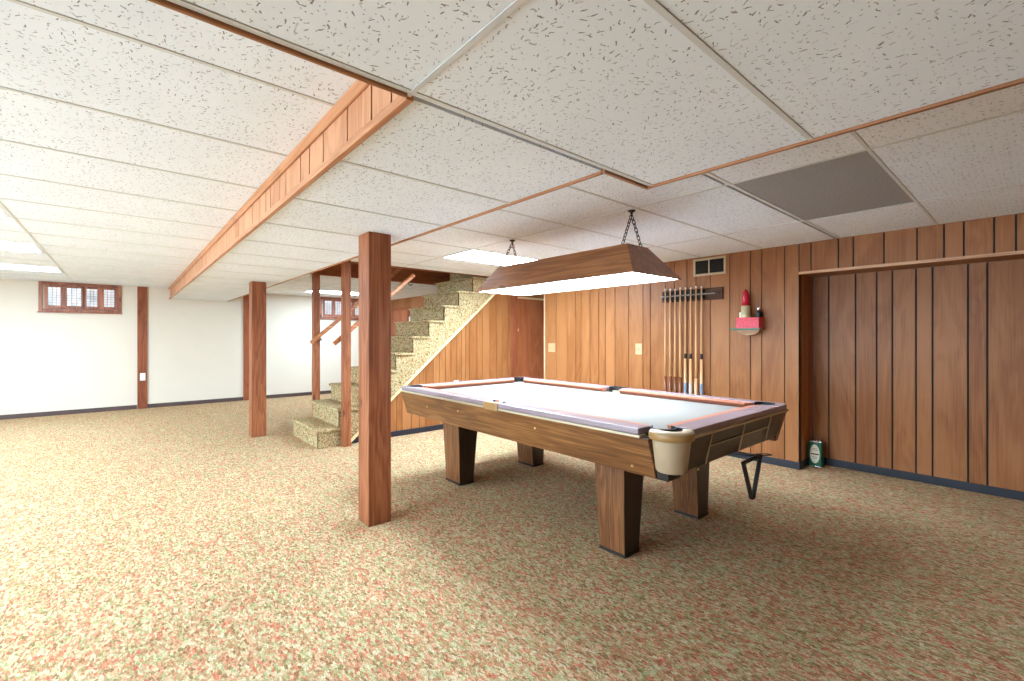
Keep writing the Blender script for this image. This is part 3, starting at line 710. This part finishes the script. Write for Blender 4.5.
def ring_wall(cx, cy, r, z0, z1, a0, a1, th=.008):
    bm = BM(); n = 16; A = arc(cx,cy,r,a0,a1,n); B = arc(cx,cy,r+th,a0,a1,n)
    for i in range(n):
        vs = [bm.verts.new((*W(*p), z)) for z in (z0,z1) for p in (A[i],A[i+1],B[i+1],B[i])]
        for q in ((0,1,2,3),(4,5,6,7),(0,1,5,4),(2,3,7,6)): bm.faces.new([vs[i] for i in q])
    return bm
# corner pockets
for sx in (-1, 1):
    for sy in (-1, 1):
        main = (sx, sy) == (-1, -1)
        pc = (sx*(HW-.125), sy*(HL-.125)); pr = .062
        base_a = math.atan2(-sy, -sx)
        if not main:
            rr = .07
            # rounded outer corner, inner pocket arc
            cc = (HW-rr, HL-rr)
            outer = [(HW, HL-RC)] + arc(cc[0], cc[1], rr, 0, PI/2, 8) + [(HW-RC, HL)]
            inner = [(HW-RC, IL)] + arc(HW-.125, HL-.125, pr+.006, PI*.86, -PI*.36, 12) + [(IW, HL-RC)]
            pts = [(sx*x, sy*y) for x, y in outer+inner]
            slab('corner_cap', pts, ZE, ZT, M['mauve'], .004)
        pk = obj('pocket', ring_wall(pc[0], pc[1], pr, .79, ZT+.004, base_a+PI*.28, base_a+PI*1.72, .007), M['black'], pt)
        bm = BM(); lathe(bm, [(pr-.002,0),(pr-.002,.004)], (*W(*pc), .79), 20); obj('pocket_floor', bm, M['black'], pk)
# beige corner bucket on the near right corner
cx, cy = W(-HW+.105, -HL+.07)
def half_lathe(prof, c, seg, a0, a1):
    bm = BM(); rings = []
    for r, z in prof: rings.append([bm.verts.new((c[0]+r*math.cos(a0+(a1-a0)*k/seg), c[1]+r*math.sin(a0+(a1-a0)*k/seg), z)) for k in range(seg+1)])
    for A, B in zip(rings, rings[1:]):
        for k in range(seg):
            f = bm.faces.new((A[k],A[k+1],B[k+1],B[k])); f.smooth = True
    return bm
A0, A1 = PI*.72, PI*1.78
bm = half_lathe([(.058,ZT-.004),(.064,ZT+.003),(.094,ZT+.003),(.107,ZT-.001),(.112,ZT-.008)], (cx,cy), 28, A0, A1)
cap = obj('corner_cap', bm, M['beige'], pt)
cap['label'] = 'beige plastic cap of the near right corner pocket'
bm = half_lathe([(.112,ZT-.008),(.1145,ZT-.011),(.1135,ZT-.043),(.110,ZT-.046),(.09,ZT-.046)], (cx,cy), 28, A0, A1)
obj('cap_rim', bm, M['tan'], cap)
bm = half_lathe([(.097,ZT-.044),(.095,ZT-.07),(.079,.660),(.073,.652),(.0,.652)], (cx,cy), 28, A0-.1, A1+.1)
sk = obj('pocket_bucket', bm, M['beige'], pt); sk['label'] = 'beige tapered bucket below the near right corner pocket'
# side pockets
for sx in (-1, 1):
    pc = (sx*(HW-.085), 0)
    ba = 0 if sx > 0 else PI
    bm = ring_wall(pc[0], pc[1], .058, .79, ZT+.004, ba-PI*.55, ba+PI*.55, .007)
    pk = obj('pocket', bm, M['black'], pt)
    bm = BM(); lathe(bm, [(.056,0),(.056,.004)], (*W(*pc), .79), 20); obj('pocket_floor', bm, M['black'], pk)
    pts = [(sx*(HW+.004), -.085), (sx*(HW+.012), -.05), (sx*(HW+.012), .05), (sx*(HW+.004), .085)] + [(sx*x, y) for x, y in arc(HW-.085, 0, .066, PI*.42, -PI*.42, 10)]
    pl = slab('side_pocket_plate', pts, ZE-.022 if sx < 0 else ZE, ZT+.002, M['tan'] if sx < 0 else M['black'], .004)
# satin strip under the rails
bm = BM()
for q in ((-HW-.004,-HL+.19,-HW+.06,-.09),(-HW-.004,.09,-HW+.06,HL-.03),(HW-.06,-HL+.03,HW+.004,HL-.03),(-HW+.2,-HL-.004,HW-.03,-HL+.06),(-HW+.03,HL-.06,HW-.03,HL+.004)):
    box(bm, CXT+q[0], CYT+q[1], ZE-.016, CXT+q[2], CYT+q[3], ZE-.001)
obj('edge_trim', bm, M['alu'], pt, bevel=.003)
# aprons: sloping inwards to the bottom
s0, s1 = .012, .06
za, zb = ZE-.016, ZA
def apron(pts_top, pts_bot, mat, name, zb=ZA):
    bm = BM(); vs = [bm.verts.new((*W(*p), za)) for p in pts_top]+[bm.verts.new((*W(*p), zb)) for p in pts_bot]
    for q in ((0,1,2,3),(7,6,5,4),(0,4,5,1),(1,5,6,2),(2,6,7,3),(3,7,4,0)): bm.faces.new([vs[i] for i in q])
    return obj(name, bm, mat, pt, bevel=.003)
for sx in (-1, 1):
    yn = -HL+.15 if sx < 0 else -HL+s0
    yb = -HL+.13 if sx < 0 else -HL+s1
    apron([(sx*(HW-s0), yn), (sx*(HW-s0), HL-s0), (sx*(HW-.09), HL-s0), (sx*(HW-.09), yn)], [(sx*(HW-s1), yb), (sx*(HW-s1), HL-s1), (sx*(HW-.11), HL-s1), (sx*(HW-.11), yb)], M['walnut'], 'side_apron')
for sy in (-1, 1):
    xa = -HW+.19 if sy < 0 else -HW+.092
    xb = -HW+.17 if sy < 0 else -HW+.112
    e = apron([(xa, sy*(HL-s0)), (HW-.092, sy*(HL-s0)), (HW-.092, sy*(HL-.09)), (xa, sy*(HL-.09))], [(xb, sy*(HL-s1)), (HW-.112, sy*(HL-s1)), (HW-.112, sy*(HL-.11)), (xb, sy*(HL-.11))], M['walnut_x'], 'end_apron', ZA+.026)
    # pale strips dividing the end panel
    def yf(z): return sy*(HL-s0-(s1-s0)*(za-z)/(za-zb)+.002)
    bm = BM()
    for x in (-.37, .06, .48):
        p = [(x-.006, za-.004), (x+.006, za-.004), (x+.006+.006, zb+.03), (x-.006+.006, zb+.03)]
        vs = [bm.verts.new((*W(a, yf(z)+sy*t), z)) for t in (0,.004) for a, z in p]
        for q in ((0,1,2,3),(4,5,6,7),(0,1,5,4),(1,2,6,5),(2,3,7,6),(3,0,4,7)): bm.faces.new([vs[i] for i in q])
    for z in (.738,):
        p = [(-.364, z-.004), (.48, z-.004), (.48, z+.004), (-.364, z+.004)]
        vs = [bm.verts.new((*W(a, yf(zz)+sy*t), zz)) for t in (0,.003) for a, zz in p]
        for q in ((0,1,2,3),(4,5,6,7),(0,1,5,4),(1,2,6,5),(2,3,7,6),(3,0,4,7)): bm.faces.new([vs[i] for i in q])
    obj('panel_strip', bm, M['alu'], e)
# near right corner block behind the bucket
bm = BM(); hexa(bm, (CXT-HW+.068, CYT-HL+.068, CXT-HW+.19, CYT-HL+.19), ZA, (CXT-HW+.04, CYT-HL+.04, CXT-HW+.19, CYT-HL+.19), ZE-.01); obj('corner_block', bm, M['dark'], pt)
bm = BM(); box(bm, CXT-.62, CYT-1.25, ZA-.035, CXT+.62, CYT+1.25, ZB-.03); obj('under_frame', bm, M['dark'], pt)
# apron bolts
for (x, y, z) in ((-HW+.035, .98, .715), (-HW+.035, .47, .74), (-HW+.035,-.45,.74), (-HW+.05, -1.20, .645)):
    bm = BM(); k = (za-z)/(za-zb); xf = -HW+s0+(s1-s0)*k
    lathe(bm, [(.008,0),(.0075,-.004),(.003,-.006)], (CXT+xf, CYT+y, z), 12, axis='x'); obj('bolt', bm, M['brass'], pt)
for (x, z) in ((-.59, .645), (-.44,.615)):
    k = (za-z)/(za-zb); yf_ = -HL+s0+(s1-s0)*k
    bm = BM(); lathe(bm, [(.007,0),(.006,-.005),(.003,-.006)], (CXT+x, CYT+yf_, z), 12, axis='y'); obj('bolt', bm, M['brass'], pt)
# legs
for sx in (-1, 1):
    for sy in (-1, 1):
        bx0, bx1 = (2.313, 2.465) if sx < 0 else (3.225, 3.375)
        by0, by1 = (1.645, 1.835) if sy < 0 else (3.425, 3.655)
        bm = BM(); e = .03
        hexa(bm, (bx0,by0,bx1,by1), .02, (bx0-.02,by0-.01,bx1+.05,by1+.03) if sx < 0 else (bx0-.05,by0-.01,bx1+.02,by1+.03), ZA-.02)
        
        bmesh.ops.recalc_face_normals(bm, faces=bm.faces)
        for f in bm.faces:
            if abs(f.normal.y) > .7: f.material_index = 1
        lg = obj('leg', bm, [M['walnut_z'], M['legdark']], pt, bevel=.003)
        bm = BM(); box(bm, bx0-.002, by0-.002, 0, bx1+.002, by1+.002, .02); obj('foot_strip', bm, M['dark'], lg)
# wire holder under the table end
bm = BM()
tube(bm, [(2.96,1.30,.595),(2.955,1.25,.603),(2.97,1.215,.607),(3.0,1.205,.597),(3.03,1.18,.598),(3.07,1.115,.606),(3.10,1.10,.606),(3.115,1.13,.605),(3.09,1.175,.600),(3.05,1.20,.596),(3.06,1.26,.596),(3.06,1.30,.596)], .0035, 8)
obj('rack_holder', bm, M['iron'], pt)
# triangle rack hanging under the end of the table
ax, ay, az = 3.03, 1.19, .322
tr = thing('ball_rack', 'black triangular ball rack hanging from the end of the pool table', 'ball rack', (ax, ay, az))
def bar(bm, p, q, w, d):
    p, q = Vector(p), Vector(q); dv = (q-p).normalized(); n = Vector((dv.z,0,-dv.x))
    vs = [bm.verts.new(v+n*s*w/2+Vector((0,t*d/2,0))) for v in (p,q) for s in (-1,1) for t in (-1,1)]
    for f in ((0,1,3,2),(4,6,7,5),(0,2,6,4),(1,5,7,3),(0,4,5,1),(2,3,7,6)): bm.faces.new([vs[i] for i in f])
for a, b in (((ax-.008,ay,az),(ax-.135,ay,az+.258)), ((ax+.008,ay,az),(ax+.135,ay,az+.258)), ((ax-.135,ay,az+.252),(ax+.135,ay,az+.252))):
    bm = BM(); bar(bm, a, b, .012, .026); obj('side_bar', bm, M['dark'], tr, bevel=.003)

# ------------------------------------------------------------------ cue rack and cues
_XR = XR; XR = XR-.0015
rk = thing('mounted_cue_rack', 'dark wooden cue rack on the panelled wall', 'cue rack', (XR, 2.74, 1.85))
bm = BM(); box(bm, XR-.022, 2.36, 1.785, XR, 3.13, 1.925); obj('back_board', bm, M['rackwood'], rk, bevel=.003)
bm = BM(); box(bm, XR-.082, 2.42, 1.845, XR-.0755, 3.12, 1.862)
obj('clip_strip', bm, M['greybrown'], rk, bevel=.002)
cy_ = [3.060-.0669*i for i in range(8)]
for y in cy_:
    bm = BM()
    for q in (-1, 1): box(bm, XR-.075, y+q*.019-.004, 1.80, XR-.0405, y+q*.019+.004, 1.915)
    box(bm, XR-.0405, y-.023, 1.80, XR-.0225, y+.023, 1.915)
    obj('clip', bm, M['dark'], rk, bevel=.002)
bm = BM(); box(bm, XR-.086, 2.45, .36, XR, 3.18, .38); box(bm, XR-.016, 2.45, .38, XR, 3.18, .43); box(bm, XR-.086, 2.45, .38, XR-.079, 3.18, .395)
obj('butt_tray', bm, M['rackwood'], rk, bevel=.003)
bm = BM(); lathe(bm, [(.009,0),(.009,-.012),(.004,-.014)], (XR-.022,2.40,1.86), 12, axis='x'); obj('knob', bm, M['iron'], rk)
cuelab = ['plain wooden pool cue, leftmost in the rack', 'plain wooden pool cue, second from the left in the rack', 'plain wooden pool cue, third from the left in the rack', 'plain wooden pool cue just left of the blue-handled ones in the rack',
          'pool cue with blue-grey wrapped butt and dark collar, fifth from the left in the rack', 'pool cue with mottled pale grey butt, sixth from the left in the rack', 'plain wooden pool cue, second from the right in the rack', 'pool cue with blue-grey wrapped butt, rightmost in the rack']
for i, y in enumerate(cy_):
    x = XR-.056; zt_ = 1.955-.005*(i % 3); zb_ = .382
    t = thing('pool_cue', cuelab[i], 'pool cue', (x, y, zb_), 'pool cues in the wall rack')
    zj = 1.12 if i in (4, 5, 7) else .86
    bm = BM(); lathe(bm, [(.0125 if zj > 1 else .0158,zj),(.0095,zt_-.02)], (x,y,0), 12); obj('shaft', bm, M['cue'], t)
    bm = BM(); lathe(bm, [(.0098,zt_-.02),(.0094,zt_-.004),(.006,zt_)], (x,y,0), 12); obj('tip', bm, M['white'], t)
    fancy = i in (4, 5, 7)
    bm = BM(); lathe(bm, [(.0185,zb_),(.019,zb_+.02),(.0188,.62 if not fancy else .50),(.0132 if zj > 1 else .0165,zj)], (x,y,0), 12); bt = obj('butt', bm, M['cuebutt'] if i < 4 else M['cue'], t)
    if fancy:
        bm = BM(); lathe(bm, [(.0197,.50),(.0178,.80)], (x,y,0), 12); obj('wrap', bm, M['bluewrap'] if i != 5 else M['greywrap'], bt)
        bm = BM(); lathe(bm, [(.0145,zj-.03),(.0142,zj+.03)], (x,y,0), 12); obj('collar', bm, M['black'], bt)

XR = _XR
# ------------------------------------------------------------------ vent
v = thing('wall_vent', 'cream air vent with two dark openings high on the panelled wall', 'vent', (XR, 2.525, 2.06))
bm = BM(); y0, y1, z0, z1 = 2.33, 2.715, 2.075, 2.280; f = .024
for q in ((y0,z0,y1,z0+f),(y0,z1-f,y1,z1),(y0,z0+f,y0+f,z1-f),(y1-f,z0+f,y1,z1-f),(2.519,z0+f,2.533,z1-f)): box(bm, XR-.014, q[0], q[1], XR, q[2], q[3])
obj('vent_frame', bm, M['vent'], v, bevel=.002)
bm = BM(); box(bm, XR-.002, y0+f, z0+f, XR-.0005, y1-f, z1-f); obj('dark_duct', bm, M['gap'], v)
for k in range(7):
    z = z0+f+.008+k*.0215; bm = BM()
    prism(bm, [(XR-.011, z), (XR-.003, z+.010), (XR-.003, z+.0115), (XR-.011, z+.0015)], 'y', y0+f, y1-f); obj('louvre', bm, M['dark'], v)

# ------------------------------------------------------------------ little shelf with the lipstick-shaped bottle
sh = thing('wall_shelf', 'small wooden wall shelf with a green front edge beside the cue rack', 'shelf', (XR, 2.0600, 1.43))
bm = BM(); box(bm, XR-.15, 1.9150, 1.428, XR, 2.2200, 1.44); obj('shelf_board', bm, M['shelfwood'], sh, bevel=.002)
bm = BM(); box(bm, XR-.156, 1.9150, 1.426, XR-.15, 2.2220, 1.444); obj('front_edge', bm, M['shelfgreen'], sh, bevel=.001)
bm = BM(); prism(bm, [(2.1800,1.428),(2.1700,1.40),(2.1300,1.378),(2.0600,1.366),(1.9900,1.378),(1.9500,1.40),(1.9400,1.428)], 'x', XR-.09, XR); obj('scalloped_bracket', bm, M['shelfwood'], sh, bevel=.003)
bx = thing('keepsake_box', 'pink-red patterned box on the small wall shelf', 'box', (XR-.075, 2.0400, 1.44))
bm = BM(); box(bm, XR-.145, 1.9250, 1.44, XR-.01, 2.1600, 1.535); obj('box_body', bm, M['pinkbox'], bx, bevel=.003)
bm = BM(); box(bm, XR-.148, 1.9220, 1.535, XR-.008, 2.1630, 1.56); obj('lid', bm, M['pinkbox'], bx, bevel=.003)
lb = thing('lipstick_bottle', 'lipstick-shaped bottle with red pointed top on the pink-red box', 'bottle', (XR-.085, 2.0820, 1.56))
bm = BM(); lathe(bm, [(.047,1.56),(.05,1.565),(.05,1.60),(.046,1.603),(.046,1.685),(.043,1.69)], (XR-.085,2.0820,0), 24); obj('gold_case', bm, M['gold'], lb)
bm = BM(); lathe(bm, [(.038,1.69),(.039,1.75),(.037,1.79),(.028,1.83),(.014,1.858),(.004,1.870)], (XR-.085,2.0820,0), 24); obj('red_tip', bm, M['red'], lb)
jr = thing('perfume_bottle', 'small black bottle with silver cap on the right end of the box', 'bottle', (XR-.06, 1.9550, 1.56))
bm = BM(); lathe(bm, [(.026,1.56),(.028,1.565),(.028,1.615),(.02,1.625)], (XR-.06,1.9600,0), 20); obj('glass_body', bm, M['black'], jr)
bm = BM(); lathe(bm, [(.019,1.625),(.019,1.66),(.015,1.668)], (XR-.06,1.9600,0), 20); obj('silver_cap', bm, M['chrome'], jr)
jr = thing('jar', 'small white jar left of the lipstick-shaped bottle', 'jar', (XR-.06, 2.1420, 1.56))
bm = BM(); lathe(bm, [(.016,1.56),(.018,1.565),(.018,1.60)], (XR-.05,2.1440,0), 16); obj('jar_body', bm, M['white'], jr)
bm = BM(); lathe(bm, [(.0185,1.60),(.0185,1.62),(.015,1.623)], (XR-.05,2.1440,0), 16); obj('lid', bm, M['white'], jr)

# ------------------------------------------------------------------ green tin in the recess
tn = thing('green_tin', 'green rectangular tin with an oval cream label on the carpet in the wall recess', 'tin', (5.50, 1.52, 0))
x0, x1, y0, y1, zt = 5.443, 5.545, 1.463, 1.578, .27
bm = BM(); box(bm, x0, y0, .008, x1, y1, zt-.008); obj('tin_body', bm, M['green'], tn, bevel=.006, seg=3)
bm = BM(); box(bm, x0-.002, y0-.002, 0, x1+.002, y1+.002, .01); obj('bottom_rim', bm, M['chrome'], tn, bevel=.002)
bm = BM(); box(bm, x0-.002, y0-.002, zt-.012, x1+.002, y1+.002, zt); obj('top_rim', bm, M['chrome'], tn, bevel=.002)
bm = BM(); lathe(bm, [(.014,zt),(.014,zt+.014),(.012,zt+.016)], ((x0+x1)/2,y0+.03,0), 16); obj('screw_cap', bm, M['chrome'], tn)
yc = (y0+y1)/2
bm = BM(); prism(bm, [(yc+.043*math.cos(2*PI*k/28), .137+.098*math.sin(2*PI*k/28)) for k in range(28)], 'x', x0-.0015, x0)
lb = obj('oval_label', bm, M['label'], tn)
bm = BM(); box(bm, x0-.0022, yc-.036, .128, x0-.0015, yc+.036, .142)
for z, w in ((.19,.022),(.175,.028),(.105,.026),(.09,.02)): box(bm, x0-.0021, yc-w, z, x0-.0015, yc+w, z+.004)
obj('label_print', bm, M['ink'], lb)

# ------------------------------------------------------------------ camera, world, view
cam_d = bpy.data.cameras.new('camera'); cam = bpy.data.objects.new('camera', cam_d); C.objects.link(cam)
F, CY = 452.6, 337.0
TH = math.atan2(388, 452.6)
cam_d.sensor_width = 36; cam_d.lens = F/1024*36; cam_d.shift_y = (CY-340.5)/1024; cam_d.clip_start = .05
cam.location = (0, 0, H); cam.rotation_euler = (PI/2, 0, -TH)
sc = bpy.context.scene; sc.camera = cam
w = bpy.data.worlds.new('world'); sc.world = w; w.use_nodes = True
w.node_tree.nodes['Background'].inputs['Color'].default_value = (.6,.7,.9,1); w.node_tree.nodes['Background'].inputs['Strength'].default_value = .3
sc.view_settings.view_transform = 'Standard'; sc.view_settings.look = 'None'; sc.view_settings.gamma = 1; sc.view_settings.exposure = 1.62
sc.view_settings.use_curve_mapping = False
sc.cycles.use_denoising = True
sc.cycles.max_bounces = 10; sc.cycles.diffuse_bounces = 6
